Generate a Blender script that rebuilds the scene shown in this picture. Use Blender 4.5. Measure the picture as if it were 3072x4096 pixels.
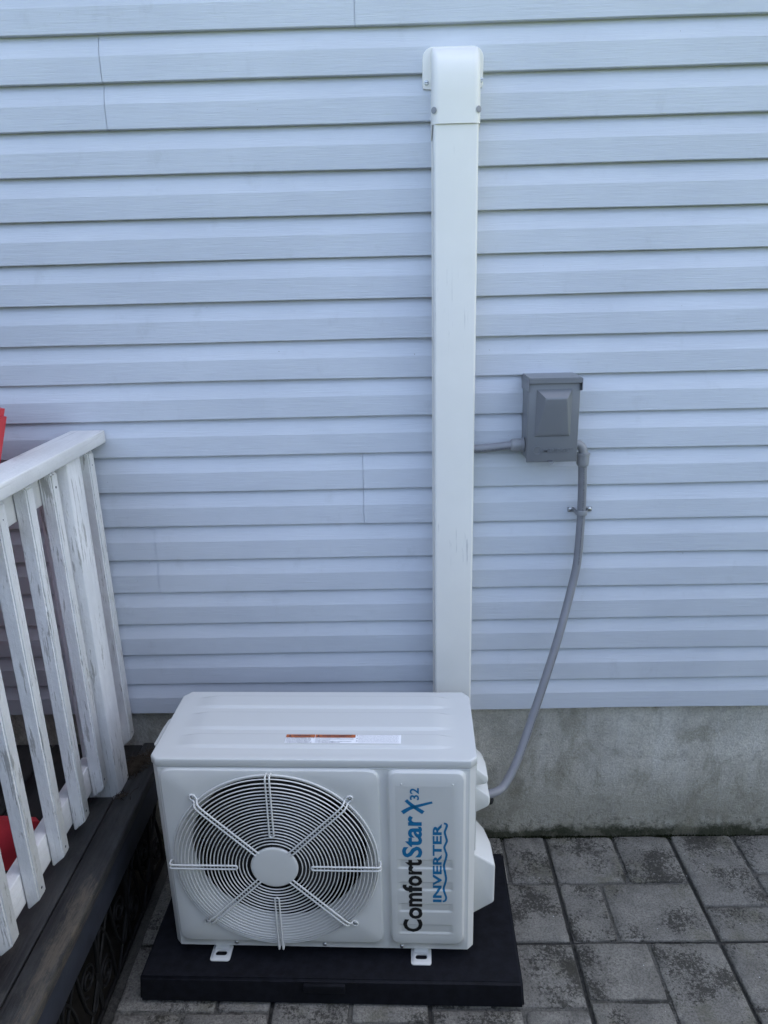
import bpy, bmesh, math, random
from mathutils import Vector, Matrix, noise

for o in list(bpy.data.objects):
    bpy.data.objects.remove(o, do_unlink=True)
sc = bpy.context.scene
COL = sc.collection
R = math.radians
random.seed(7)

# ------------------------------------------------------------------ camera
CAM_POS = Vector((0.0, -1.9550, 1.7628))
pit, yaw, rol = 0.308186, 0.0205146, -0.0243799
fw = Vector((-math.sin(yaw) * math.cos(pit), math.cos(yaw) * math.cos(pit), -math.sin(pit)))
rt = Vector((math.cos(yaw), math.sin(yaw), 0))
up = rt.cross(fw)
rt2 = math.cos(rol) * rt + math.sin(rol) * up
up2 = -math.sin(rol) * rt + math.cos(rol) * up
cd = bpy.data.cameras.new('camera')
cam = bpy.data.objects.new('camera', cd)
COL.objects.link(cam)
M = Matrix((rt2, up2, -fw)).transposed().to_4x4()
M.translation = CAM_POS
cam.matrix_world = M
cd.sensor_fit = 'VERTICAL'
cd.sensor_height = 36.0
cd.lens = 2916.96 / 4096.0 * 36.0
cd.clip_start, cd.clip_end = 0.02, 3000
sc.camera = cam

# ------------------------------------------------------------------ light
SUN_EL, SUN_AZ = R(42), R(28)          # azimuth measured from +Y (behind the house) towards +X
w = bpy.data.worlds.new('World'); sc.world = w; w.use_nodes = True
nt = w.node_tree; nt.nodes.clear()
wo = nt.nodes.new('ShaderNodeOutputWorld'); bg = nt.nodes.new('ShaderNodeBackground')
sky = nt.nodes.new('ShaderNodeTexSky'); sky.sky_type = 'NISHITA'; sky.sun_disc = False
sky.sun_elevation = SUN_EL; sky.sun_rotation = SUN_AZ
sky.air_density = 0.55; sky.dust_density = 6.0; sky.ozone_density = 0.2
bg.inputs['Strength'].default_value = 0.15
wb = nt.nodes.new('ShaderNodeMix'); wb.data_type = 'RGBA'; wb.blend_type = 'MULTIPLY'      # even white-balance tint takes some blue out of the whole sky
wb.inputs['Factor'].default_value = 1.0; wb.inputs[7].default_value = (1.04, 1.01, 0.93, 1)
nt.links.new(sky.outputs[0], wb.inputs[6]); nt.links.new(wb.outputs[2], bg.inputs[0]); nt.links.new(bg.outputs[0], wo.inputs[0])
sd = bpy.data.lights.new('sun', 'SUN'); sd.energy = 3.0; sd.angle = R(0.53); sd.color = (1, .95, .88)
sun = bpy.data.objects.new('sun', sd); COL.objects.link(sun)
sdir = Vector((math.sin(SUN_AZ) * math.cos(SUN_EL), math.cos(SUN_AZ) * math.cos(SUN_EL), math.sin(SUN_EL)))
sun.rotation_euler = sdir.to_track_quat('Z', 'Y').to_euler()
sun.location = (3, 8, 8)
vs = sc.view_settings
vs.view_transform = 'Standard'; vs.look = 'None'; vs.gamma = 1.0; vs.exposure = 2.93; vs.use_curve_mapping = False
sc.render.engine = 'CYCLES'
sc.cycles.use_denoising = True
sc.cycles.max_bounces = 8

# ------------------------------------------------------------------ node helper / materials
class NB:
    def __init__(s, name):
        s.m = bpy.data.materials.new(name); s.m.use_nodes = True
        s.t = s.m.node_tree; s.t.nodes.clear()
        s.out = s.n('ShaderNodeOutputMaterial'); s.b = s.n('ShaderNodeBsdfPrincipled')
        s.l(s.b.outputs[0], s.out.inputs[0])
    def n(s, k): return s.t.nodes.new(k)
    def l(s, a, b): s.t.links.new(a, b)
    def set(s, inp, v):
        if hasattr(v, 'is_linked') or isinstance(v, bpy.types.NodeSocket): s.l(v, inp)
        else: inp.default_value = v
    def pos(s): return s.n('ShaderNodeNewGeometry').outputs['Position']
    def obj(s): return s.n('ShaderNodeTexCoord').outputs['Object']
    def rnd(s): return s.n('ShaderNodeObjectInfo').outputs['Random']
    def map(s, v, scale=(1, 1, 1), loc=(0, 0, 0)):
        m = s.n('ShaderNodeMapping'); s.l(v, m.inputs['Vector']); m.inputs['Scale'].default_value = scale
        m.inputs['Location'].default_value = loc; return m.outputs[0]
    def offs(s, v, amount=50):
        c = s.n('ShaderNodeVectorMath'); c.operation = 'SCALE'
        cc = s.n('ShaderNodeCombineXYZ'); r = s.rnd()
        for i in range(3): s.l(r, cc.inputs[i])
        s.l(cc.outputs[0], c.inputs[0]); c.inputs['Scale'].default_value = amount
        a = s.n('ShaderNodeVectorMath'); a.operation = 'ADD'; s.l(v, a.inputs[0]); s.l(c.outputs[0], a.inputs[1])
        return a.outputs[0]
    def noise(s, v, scale=5, detail=4, rough=.55, dist=0.0):
        t = s.n('ShaderNodeTexNoise'); s.l(v, t.inputs['Vector'])
        t.inputs['Scale'].default_value = scale; t.inputs['Detail'].default_value = detail
        t.inputs['Roughness'].default_value = rough; t.inputs['Distortion'].default_value = dist
        return t.outputs['Fac']
    def ramp(s, f, lo, hi, a=0.0, b=1.0):
        r = s.n('ShaderNodeMapRange'); s.l(f, r.inputs[0]); r.interpolation_type = 'SMOOTHSTEP'
        r.inputs[1].default_value = lo; r.inputs[2].default_value = hi
        r.inputs[3].default_value = a; r.inputs[4].default_value = b; return r.outputs[0]
    def math(s, op, a, b=0.0):
        m = s.n('ShaderNodeMath'); m.operation = op; s.set(m.inputs[0], a); s.set(m.inputs[1], b); return m.outputs[0]
    def mix(s, f, a, b):
        m = s.n('ShaderNodeMix'); m.data_type = 'RGBA'
        s.set(m.inputs['Factor'], f); s.set(m.inputs[6], a if not isinstance(a, tuple) else (*a[:3], 1)); s.set(m.inputs[7], b if not isinstance(b, tuple) else (*b[:3], 1))
        return m.outputs[2]
    def sep(s, v):
        n = s.n('ShaderNodeSeparateXYZ'); s.l(v, n.inputs[0]); return n.outputs
    def bump(s, h, strength=.5, dist=.002, normal=None):
        b = s.n('ShaderNodeBump'); s.l(h, b.inputs['Height']); b.inputs['Strength'].default_value = strength
        b.inputs['Distance'].default_value = dist
        if normal is not None: s.l(normal, b.inputs['Normal'])
        s.l(b.outputs[0], s.b.inputs['Normal']); return b.outputs[0]
    def fin(s, col, rough=.5, metal=0.0, spec=.5, coat=0.0):
        s.set(s.b.inputs['Base Color'], (*col[:3], 1) if isinstance(col, tuple) else col)
        s.set(s.b.inputs['Roughness'], rough); s.b.inputs['Metallic'].default_value = metal
        s.b.inputs['Specular IOR Level'].default_value = spec
        s.b.inputs['Coat Weight'].default_value = coat
        return s.m

def simple(name, col, rough=.5, metal=0.0, spec=.5, var=.04, vs_=8.0, bump=0.0, bs=200.0):
    b = NB(name); p = b.pos()
    f = b.noise(p, vs_, 5, .6)
    c = b.mix(b.ramp(f, .3, .7), tuple(x * (1 - var) for x in col), tuple(min(1, x * (1 + var)) for x in col))
    if bump: b.bump(b.noise(p, bs, 3), bump, .001)
    return b.fin(c, rough, metal, spec)

MAT = {}
def m_siding():
    b = NB('vinyl_siding'); p = b.offs(b.pos(), 9)
    g1 = b.noise(b.map(p, (13, 13, 230)), 1, 5, .62, .8)
    g2 = b.noise(b.map(p, (14, 14, 420)), 1, 3, .5, .3)
    h = b.math('ADD', g1, b.math('MULTIPLY', g2, .5))
    blotch = b.noise(b.map(b.pos(), (1, 1, 2.2)), 2.1, 4, .6)
    chalk = b.noise(b.map(p, (5, 5, 40)), 1.6, 5, .65)
    c = b.mix(b.ramp(blotch, .3, .72), (.492, .523, .572), (.552, .583, .630))
    c = b.mix(b.math('MULTIPLY', b.ramp(chalk, .5, .78), .35), c, (.59, .63, .675))
    smudge = b.noise(b.map(b.pos(), (3, 3, 2)), 4.3, 6, .7)
    c = b.mix(b.math('MULTIPLY', b.ramp(smudge, .56, .74), .26), c, (.36, .38, .40))
    speck = b.noise(b.pos(), 130, 2, .5)
    c = b.mix(b.ramp(speck, .79, .805), c, (.2, .19, .18))
    b.bump(h, .6, .0015)
    return b.fin(c, .46, 0, .45)
MAT['siding'] = m_siding()

def m_concrete():
    b = NB('foundation_concrete'); p = b.pos(); s = b.sep(p)
    big = b.noise(p, 4.2, 6, .66, .3); med = b.noise(p, 13, 7, .7, .5); fine = b.noise(p, 150, 5, .75)
    streak = b.noise(b.map(p, (26, 26, 1.6)), 1, 5, .65)
    c = b.mix(b.ramp(big, .32, .68), (.45, .43, .375), (.71, .68, .605))
    c = b.mix(b.math('MULTIPLY', b.ramp(streak, .42, .72), .45), c, (.72, .71, .67))
    c = b.mix(b.math('MULTIPLY', b.ramp(med, .50, .70), .40), c, (.25, .245, .215))
    c = b.mix(b.math('MULTIPLY', b.ramp(fine, .40, .70), .45), c, (.23, .225, .21))
    # grime and green growth low on the wall, its edge broken up by noise
    low = b.math('ADD', s[2], b.math('MULTIPLY', b.math('ADD', big, med), -.32))
    c = b.mix(b.math('MULTIPLY', b.ramp(low, .0, -.24), .5), c, (.19, .18, .125))
    lite = b.math('MULTIPLY', b.ramp(b.noise(p, 24, 6, .7, .4), .54, .64), b.ramp(s[2], .14, .03))
    c = b.mix(b.math('MULTIPLY', lite, .35), c, (.50, .49, .44))
    spots = b.math('MULTIPLY', b.ramp(b.noise(p, 60, 7, .8, .2), .50, .60), b.ramp(s[2], .13, .0))
    c = b.mix(b.math('MULTIPLY', spots, .75), c, (.060, .060, .042))
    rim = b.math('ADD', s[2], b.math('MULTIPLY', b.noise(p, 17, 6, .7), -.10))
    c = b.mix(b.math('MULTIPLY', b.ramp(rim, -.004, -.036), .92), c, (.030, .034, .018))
    pits = b.ramp(b.noise(p, 105, 2, .5), .70, .76)
    c = b.mix(b.math('MULTIPLY', pits, .6), c, (.12, .115, .10))
    blot = b.noise(b.map(p, (9, 9, 5)), 1, 6, .7, .6)
    c = b.mix(b.math('MULTIPLY', b.ramp(blot, .50, .64), .5), c, (.25, .235, .18))
    b.bump(b.math('ADD', fine, b.math('MULTIPLY', med, 1.3)), 1.0, .006)
    return b.fin(c, .92, 0, .15)
MAT['concrete'] = m_concrete()

def m_paver(dark=0.0):
    b = NB('paver_joint' if dark > .5 else 'stamped_groove' if dark else 'cast_stone_paver'); p = b.pos()
    q = b.offs(p, 3)
    tint = b.rnd()
    base = b.mix(tint, (.165, .159, .142), (.215, .208, .187))
    fine = b.noise(p, 190, 5, .8); med = b.noise(q, 11, 7, .72, .4)
    c = b.mix(b.ramp(med, .34, .70), base, (.30, .29, .255))
    c = b.mix(b.math('MULTIPLY', b.ramp(fine, .42, .62), .62), c, (.070, .068, .062))
    c = b.mix(b.math('MULTIPLY', b.ramp(b.noise(p, 240, 3, .6), .60, .72), .5), c, (.36, .35, .33))
    grn = b.noise(q, 6.5, 6, .65)
    c = b.mix(b.math('MULTIPLY', b.ramp(grn, .52, .70), .5), c, (.095, .092, .055))
    # black lichen with ragged outlines
    area = b.noise(q, 6.0, 5, .6); rag = b.noise(p, 105, 8, .85, .15)
    lich = b.math('ADD', b.math('MULTIPLY', area, .58), b.math('MULTIPLY', rag, .66))
    c = b.mix(b.math('MULTIPLY', b.ramp(lich, .640, .685), .80), c, (.026, .025, .021))
    if dark:
        c = b.mix(dark, c, (.03, .03, .028))
    b.bump(b.math('ADD', b.math('MULTIPLY', fine, .7), b.noise(p, 36, 6, .7)), 1.0, .004)
    return b.fin(c, .88, 0, .2)
MAT['paver'] = m_paver(); MAT['joint'] = m_paver(.8); MAT['groove'] = m_paver(.48)

def m_whitewood():
    b = NB('weathered_white_paint'); o = b.offs(b.obj(), 20); p = b.pos(); s = b.sep(p)
    streak = b.noise(b.map(o, (120, 120, 9)), 1, 7, .75, .5)
    wear = b.noise(b.map(o, (16, 16, 6)), 1, 6, .68)
    c = b.mix(b.ramp(wear, .35, .7), (.66, .665, .66), (.79, .79, .78))
    k = b.math('ADD', b.math('MULTIPLY', streak, .75), b.math('MULTIPLY', wear, .42))
    c = b.mix(b.math('MULTIPLY', b.ramp(k, .63, .685), .74), c, (.27, .262, .24))
    grn = b.noise(o, 6, 4, .6)
    c = b.mix(b.math('MULTIPLY', b.ramp(grn, .62, .74), .25), c, (.40, .41, .35))
    b.bump(b.math('ADD', streak, b.noise(o, 70, 3)), .6, .0022)
    return b.fin(c, .68, 0, .3)
MAT['whitewood'] = m_whitewood()
def m_whitewood_y():
    b = NB('weathered_white_rail'); o = b.offs(b.obj(), 20)
    streak = b.noise(b.map(o, (60, 3.0, 95)), 1, 6, .7, .35)
    wear = b.noise(b.map(o, (8, 2.5, 8)), 1, 5, .6)
    c = b.mix(b.ramp(wear, .35, .7), (.62, .625, .62), (.74, .745, .735))
    k = b.math('ADD', b.math('MULTIPLY', streak, .75), b.math('MULTIPLY', wear, .42))
    c = b.mix(b.math('MULTIPLY', b.ramp(k, .63, .75), .5), c, (.32, .32, .30))
    b.bump(b.math('ADD', streak, b.noise(o, 60, 3)), .6, .0022)
    return b.fin(c, .68, 0, .3)
MAT['whiterail'] = m_whitewood_y()

def m_deck():
    b = NB('charcoal_deck_stain'); p = b.offs(b.pos(), 5)
    gr = b.noise(b.map(p, (90, 3.0, 90)), 1, 6, .68, .4)
    big = b.noise(b.map(p, (7, 3.2, 7)), 1.2, 6, .7, .5)
    c = b.mix(b.ramp(gr, .3, .72), (.012, .0125, .014), (.032, .032, .033))
    c = b.mix(b.math('MULTIPLY', b.ramp(big, .42, .62), .55), c, (.055, .057, .058))
    # bare wood where the stain has worn off
    pp = b.pos(); s = b.sep(pp)
    edge = b.math('MULTIPLY', b.ramp(s[1], -.43, -.60), b.ramp(b.math('ABSOLUTE', b.math('ADD', s[0], .765)), .055, .0))
    wn = b.noise(b.map(pp, (60, 20, 60)), 1, 8, .82, .4)
    wg = b.noise(b.map(pp, (190, 9, 190)), 1, 4, .7, .3)
    k = b.math('ADD', b.math('ADD', b.math('MULTIPLY', edge, .22), b.math('MULTIPLY', wn, .75)), b.math('MULTIPLY', wg, .30))
    c = b.mix(b.math('MULTIPLY', b.ramp(k, .62, .80), .75), c, (.105, .088, .066))
    dirt = b.noise(b.map(p, (30, 12, 30)), 1, 7, .78, .4)
    c = b.mix(b.math('MULTIPLY', b.ramp(dirt, .50, .66), .5), c, (.060, .058, .050))
    b.bump(gr, .7, .003)
    return b.fin(c, .6, 0, .35)
MAT['deck'] = m_deck()
MAT['fascia'] = simple('fascia_stain', (.020, .023, .032), .6, 0, .35, .25, 14, .3, 60)

def m_metal(name, col, rough, var=.03, coat=0.0, dust=.0):
    b = NB(name); p = b.pos()
    f = b.noise(p, 6, 5, .6)
    c = b.mix(b.ramp(f, .3, .7), tuple(x * (1 - var) for x in col), tuple(min(1, x * (1 + var)) for x in col))
    if dust:
        d = b.noise(p, 30, 6, .7)
        c = b.mix(b.math('MULTIPLY', b.ramp(d, .6, .8), dust), c, (.45, .45, .44))
    b.bump(b.noise(p, 420, 2), .10, .0006)
    return b.fin(c, rough, 0, .5, coat)
MAT['ac'] = m_metal('powder_coated_ivory', (.67, .675, .645), .27, .02, 0, .04)
MAT['aclid'] = m_metal('powder_coated_lid', (.60, .61, .59), .16, .008, 0, 0)
MAT['wire'] = m_metal('coated_wire', (.68, .685, .655), .38)
MAT['label'] = m_metal('silver_label_film', (.60, .605, .575), .32)
def m_duct():
    b = NB('ivory_line_cover'); p = b.pos()
    f = b.noise(p, 5, 5, .6)
    c = b.mix(b.ramp(f, .3, .7), (.755, .74, .69), (.79, .775, .725))
    sc_ = b.noise(b.map(p, (150, 150, 9)), 1, 3, .6); ar = b.noise(p, 5.2, 2, .5)
    c = b.mix(b.math('MULTIPLY', b.math('MULTIPLY', b.ramp(sc_, .60, .70), b.ramp(ar, .50, .60)), .5), c, (.36, .36, .36))
    b.bump(b.noise(b.map(p, (160, 160, 2)), 1, 3), .12, .001)
    return b.fin(c, .42, 0, .45)
MAT['duct'] = m_duct()
MAT['boxgrey'] = m_metal('grey_enamel', (.165, .173, .185), .34, .03)
MAT['conduit'] = m_metal('grey_pvc_conduit', (.205, .21, .228), .42, .05)
MAT['fitting'] = m_metal('grey_fitting', (.245, .252, .262), .45, .04)
MAT['steel'] = simple('zinc_steel', (.45, .46, .47), .35, 1.0, .5, .05, 60)
MAT['pad'] = simple('black_composite_pad', (.0065, .0072, .0105), .75, 0, .18, .3, 40, .5, 260)
MAT['dark'] = simple('dark_interior', (.014, .014, .013), .7, 0, .3, .1)
MAT['coil'] = simple('coil_fins', (.085, .08, .068), .5, .3, .5, .25, 30)
MAT['fan'] = simple('grey_fan_plastic', (.030, .031, .034), .45, 0, .4, .1)
MAT['iron'] = simple('black_iron', (.008, .008, .008), .6, 0, .15, .3, 40)
MAT['red'] = simple('red_poly_lumber', (.42, .028, .040), .5, 0, .4, .08, 20, .3, 120)
MAT['blue'] = simple('blue_print', (.004, .150, .320), .4, 0, .4, .02)
MAT['black'] = simple('black_print', (.008, .009, .010), .4, 0, .4, .02)
MAT['ink'] = simple('dark_ink', (.05, .055, .075), .6, 0, .2, .02)
MAT['orange'] = simple('orange_print', (.45, .13, .045), .45, 0, .4, .03)
MAT['sticker'] = simple('white_sticker', (.90, .91, .92), .35, 0, .4, .02)
MAT['straw'] = simple('dry_needles', (.05, .04, .03), .9, 0, .1, .4, 60)
MAT['moss'] = simple('dark_moss', (.018, .022, .010), .95, 0, .05, .5, 60)
MAT['soil'] = simple('soil', (.03, .027, .022), .95, 0, .1, .3, 10, .5, 60)
MAT['rubber'] = simple('black_pipe_foam', (.02, .02, .02), .8, 0, .2, .1)
MAT['wallcore'] = simple('plain_wall', (.63, .66, .73), .5, 0, .4, .03)
MAT['roofing'] = simple('roof_shingle', (.06, .06, .062), .9, 0, .2, .2)
MAT['light_blocker'] = simple('blocker_leaf', (.045, .075, .025), .6, 0, .3, .4, 9)
MAT['lawn'] = simple('lawn_ground', (.07, .10, .035), .95, 0, .1, .35, 3, .5, 40)

# ------------------------------------------------------------------ mesh helpers
def link(name, me, mat, parent=None):
    o = bpy.data.objects.new(name, me); COL.objects.link(o)
    if mat is not None and not me.materials: me.materials.append(MAT[mat] if isinstance(mat, str) else mat)
    if parent is not None: o.parent = parent
    return o
def tag(o, label=None, cat=None, group=None, kind=None):
    if label: o['label'] = label
    if cat: o['category'] = cat
    if group: o['group'] = group
    if kind: o['kind'] = kind
    return o
def empty(name, loc=(0, 0, 0), rz=0.0):
    o = bpy.data.objects.new(name, None); COL.objects.link(o)
    o.location = loc; o.rotation_euler = (0, 0, rz); o.empty_display_size = .05
    return o
def mesh(name, v, f, mat, parent=None, smooth=None):
    me = bpy.data.meshes.new(name); me.from_pydata([tuple(x) for x in v], [], f); me.update()
    if smooth is not None:
        me.shade_smooth(); me.set_sharp_from_angle(angle=R(smooth))
    return link(name, me, mat, parent)
def bmobj(name, bm, mat, parent=None, smooth=None):
    bmesh.ops.recalc_face_normals(bm, faces=bm.faces)
    me = bpy.data.meshes.new(name); bm.to_mesh(me); bm.free()
    if smooth is not None:
        me.shade_smooth(); me.set_sharp_from_angle(angle=R(smooth))
    return link(name, me, mat, parent)
def box(name, x0, x1, y0, y1, z0, z1, mat, parent=None, bev=0.0, seg=2, wob=0.0):
    bm = bmesh.new(); bmesh.ops.create_cube(bm, size=1)
    for v in bm.verts:
        v.co = Vector((x0 + (v.co.x + .5) * (x1 - x0), y0 + (v.co.y + .5) * (y1 - y0), z0 + (v.co.z + .5) * (z1 - z0)))
        if wob: v.co += Vector((random.uniform(-wob, wob), random.uniform(-wob, wob), 0))
    if bev: bmesh.ops.bevel(bm, geom=list(bm.edges), offset=bev, segments=seg, affect='EDGES', profile=.5)
    return bmobj(name, bm, mat, parent, 50 if bev else None)
def catmull(pts, n=8, closed=False):
    P = [Vector(p) for p in pts]; out = []
    L = len(P); rng = L if closed else L - 1
    for i in range(rng):
        p0 = P[(i - 1) % L] if closed else P[max(i - 1, 0)]
        p1 = P[i]; p2 = P[(i + 1) % L]
        p3 = P[(i + 2) % L] if closed else P[min(i + 2, L - 1)]
        for k in range(n):
            t = k / n
            out.append(.5 * ((2 * p1) + (p2 - p0) * t + (2 * p0 - 5 * p1 + 4 * p2 - p3) * t * t + (3 * p1 - p0 - 3 * p2 + p3) * t ** 3))
    if not closed: out.append(P[-1])
    return out
def frames(path, closed=False):
    n = len(path); T = []
    for i in range(n):
        a = path[(i - 1) % n] if (closed or i > 0) else path[i]
        b = path[(i + 1) % n] if (closed or i < n - 1) else path[i]
        T.append((b - a).normalized())
    ref = Vector((0, 0, 1)) if abs(T[0].z) < .9 else Vector((0, 1, 0))
    N = [(ref - T[0] * ref.dot(T[0])).normalized()]
    for i in range(1, n):
        v = N[-1] - T[i] * N[-1].dot(T[i]); N.append(v.normalized())
    return T, N, [T[i].cross(N[i]) for i in range(n)]
def tube_data(path, rad, sides=8, closed=False, caps=True):
    path = [Vector(p) for p in path]; T, N, B = frames(path, closed); n = len(path)
    V, F = [], []
    for i in range(n):
        r = rad[i] if isinstance(rad, (list, tuple)) else rad
        for k in range(sides):
            a = 2 * math.pi * k / sides
            V.append(path[i] + (N[i] * math.cos(a) + B[i] * math.sin(a)) * r)
    for i in range(n if closed else n - 1):
        j = (i + 1) % n
        for k in range(sides):
            k2 = (k + 1) % sides
            F.append((i * sides + k, i * sides + k2, j * sides + k2, j * sides + k))
    if caps and not closed:
        F.append(tuple(range(sides - 1, -1, -1))); F.append(tuple((n - 1) * sides + k for k in range(sides)))
    return V, F
def tube(name, path, rad, mat, parent=None, sides=8, closed=False):
    v, f = tube_data(path, rad, sides, closed); return mesh(name, v, f, mat, parent, 60)
def lathe(name, prof, mat, parent=None, sides=24, M4=None, smooth=35, rfun=None):
    V, F = [], []; n = len(prof)
    for i, (r, h) in enumerate(prof):
        for k in range(sides):
            a = 2 * math.pi * k / sides; rr = r * (rfun(k, i) if rfun else 1)
            p = Vector((rr * math.cos(a), rr * math.sin(a), h)); V.append(M4 @ p if M4 else p)
    for i in range(n - 1):
        for k in range(sides):
            k2 = (k + 1) % sides; F.append((i * sides + k, i * sides + k2, (i + 1) * sides + k2, (i + 1) * sides + k))
    F.append(tuple(range(sides - 1, -1, -1))); F.append(tuple((n - 1) * sides + k for k in range(sides)))
    return mesh(name, V, F, mat, parent, smooth)
def rrect(x0, x1, z0, z1, r, n=10):
    pts = []
    for cx, cz, a0 in ((x1 - r, z1 - r, 0), (x0 + r, z1 - r, 90), (x0 + r, z0 + r, 180), (x1 - r, z0 + r, 270)):
        for k in range(n + 1):
            a = R(a0 + 90 * k / n); pts.append((cx + r * math.cos(a), cz + r * math.sin(a)))
    return pts
def star(poly, c, N):
    """N boundary points of a star-shaped outline at even angles about c"""
    out = []; P = [(p[0] - c[0], p[1] - c[1]) for p in poly]
    for k in range(N):
        a = 2 * math.pi * k / N + .0013; d = (math.cos(a), math.sin(a)); best = 0
        for i in range(len(P)):
            p, q = P[i], P[(i + 1) % len(P)]; e = (q[0] - p[0], q[1] - p[1])
            den = d[0] * e[1] - d[1] * e[0]
            if abs(den) < 1e-12: continue
            t = (p[0] * e[1] - p[1] * e[0]) / den; u = (p[0] * d[1] - p[1] * d[0]) / den
            if t > 0 and -1e-6 <= u <= 1 + 1e-6: best = max(best, t)
        out.append((c[0] + d[0] * best, c[1] + d[1] * best))
    if len(poly) <= 8:          # keep true corners
        for p in poly:
            k = min(range(N), key=lambda i: (out[i][0] - p[0]) ** 2 + (out[i][1] - p[1]) ** 2); out[k] = p
    return out
def loops_mesh(name, loops, mat, parent, fill_last=False, smooth=50):
    """loops: list of lists of 3D points with equal counts, bridged in order"""
    V, F = [], []; N = len(loops[0])
    for L in loops: V += L
    for i in range(len(loops) - 1):
        for k in range(N):
            k2 = (k + 1) % N; F.append((i * N + k, i * N + k2, (i + 1) * N + k2, (i + 1) * N + k))
    if fill_last: F.append(tuple((len(loops) - 1) * N + k for k in range(N)))
    return mesh(name, V, F, mat, parent, smooth)
_dgtmp = None
def text2d(s, offset=0.0, res=3, extrude=0.0):
    cu = bpy.data.curves.new('t', 'FONT'); cu.body = s; cu.size = 1; cu.offset = offset; cu.resolution_u = res; cu.extrude = extrude
    o = bpy.data.objects.new('t', cu); COL.objects.link(o)
    dg = bpy.context.evaluated_depsgraph_get(); dg.update()
    me = bpy.data.meshes.new_from_object(o.evaluated_get(dg))
    V = [tuple(v.co) for v in me.vertices]; F = [tuple(p.vertices) for p in me.polygons]
    bpy.data.objects.remove(o); bpy.data.curves.remove(cu); bpy.data.meshes.remove(me)
    return V, F
def fit(V, w=None, h=None, x=0.0, y=0.0, hy=None):
    """scale text so that its ink spans w by h with its lower left corner at x, y"""
    xs = [v[0] for v in V]; ys = [v[1] for v in V]
    x0, x1, y0, y1 = min(xs), max(xs), min(ys), max(ys)
    sx = w / (x1 - x0) if w else None; sy = h / (y1 - y0) if h else None
    sx = sx or sy; sy = sy or sx
    return [(x + (v[0] - x0) * sx, y + (v[1] - y0) * sy, v[2]) for v in V]

# ------------------------------------------------------------------ the setting
ZB, S = 0.4985, 0.1016            # bottom of siding, course height
ground = mesh('ground', [(-900, -900, -.06), (900, -900, -.06), (900, 900, -.06), (-900, 900, -.06)], [(0, 1, 2, 3)], 'lawn')
tag(ground, kind='structure')

# unseen leafy mass added behind the camera to block low sky light
bm = bmesh.new(); bmesh.ops.create_cube(bm, size=1)
bmesh.ops.subdivide_edges(bm, edges=list(bm.edges), cuts=30, use_grid_fill=True)
for v in bm.verts:
    v.co = Vector((v.co.x * 13, -3.55 + v.co.y * .9, -.06 + (v.co.z + .5) * 1.70))
    v.co += Vector((noise.noise(v.co * 2.3), noise.noise(v.co * 2.3 + Vector((9, 0, 0))), noise.noise(v.co * 2.1 + Vector((0, 7, 0))) * (1 if v.co.z > 1 else 0))) * .12
core = bmobj('light_blocker', bm, 'light_blocker', None, 80)
rh = random.Random(21); V, F = [], []
fs = core.data.polygons
for i in range(9000):
    p = fs[rh.randrange(len(fs))]; c = p.center + Vector((rh.uniform(-.2, .2), rh.uniform(-.05, .05), rh.uniform(-.05, .05)))
    n = Vector((rh.gauss(0, 1), rh.gauss(0, 1), rh.gauss(0, 1))).normalized(); t = n.orthogonal().normalized() * .03; u = n.cross(t) * .6
    n0 = len(V); V += [c - t, c + u, c + t, c - u]; F.append((n0, n0 + 1, n0 + 2, n0 + 3))
bm = bmesh.new(); bmesh.ops.create_cube(bm, size=1)  # second unseen blocker, added beyond the deck to cut low light from the left
bmesh.ops.subdivide_edges(bm, edges=list(bm.edges), cuts=16, use_grid_fill=True)
for v in bm.verts:
    v.co = Vector((-2.6 + v.co.x * .7, -1.55 + v.co.y * 2.9, -.06 + (v.co.z + .5) * 2.5))
    v.co += Vector((noise.noise(v.co * 2.3), noise.noise(v.co * 2.3 + Vector((9, 0, 0))), noise.noise(v.co * 2.1 + Vector((0, 7, 0))) * (1 if v.co.z > 1 else 0))) * .1
bmobj('blocker_side_run', bm, 'light_blocker', core, 80)
me = bpy.data.meshes.new('blocker_leaves'); me.from_pydata(V, [], F); link('blocker_foliage', me, 'light_blocker', core)
tag(core, 'added dark green leafy mass out of view, blocking low sky light', 'light_blocker', kind='stuff')

house = empty('house', (0, 0, 0))
tag(house, 'pale blue house wall of horizontal lap siding above a concrete base', 'house')
box('wall_core', -5.5, 5.5, .034, 7.0, ZB - .004, 5.6, 'wallcore', house)
mesh('roof', [(-5.8, -.05, 5.6), (5.8, -.05, 5.6), (5.8, 3.5, 7.4), (-5.8, 3.5, 7.4), (-5.8, 7.3, 5.6), (5.8, 7.3, 5.6)],
     [(0, 1, 2, 3), (3, 2, 5, 4), (0, 3, 4), (1, 5, 2), (0, 4, 5, 1)], 'roofing', house)
PROF = [(.0200, .0), (.0012, .0), (.0, .0014), (.0, .030), (.0, .0545), (.0030, .0655), (.0064, .0775), (.0104, .0885), (.0150, .0955), (.0172, .106)]
XL, XR = -2.3, 2.3
GAP = {17: .0014, 16: .0014, 18: .0008, 7: .0008, 6: .0008, 5: .0006, 4: .0005, 9: .0005, 8: .0005}
seams = {18: [-.080], 17: [-.6866], 16: [-.688], 7: [-.0958], 6: [-.0969], 5: [-.698], 4: [-.7006], 14: [-1.45], 13: [-1.45], 11: [1.52], 10: [1.52]}
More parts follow.
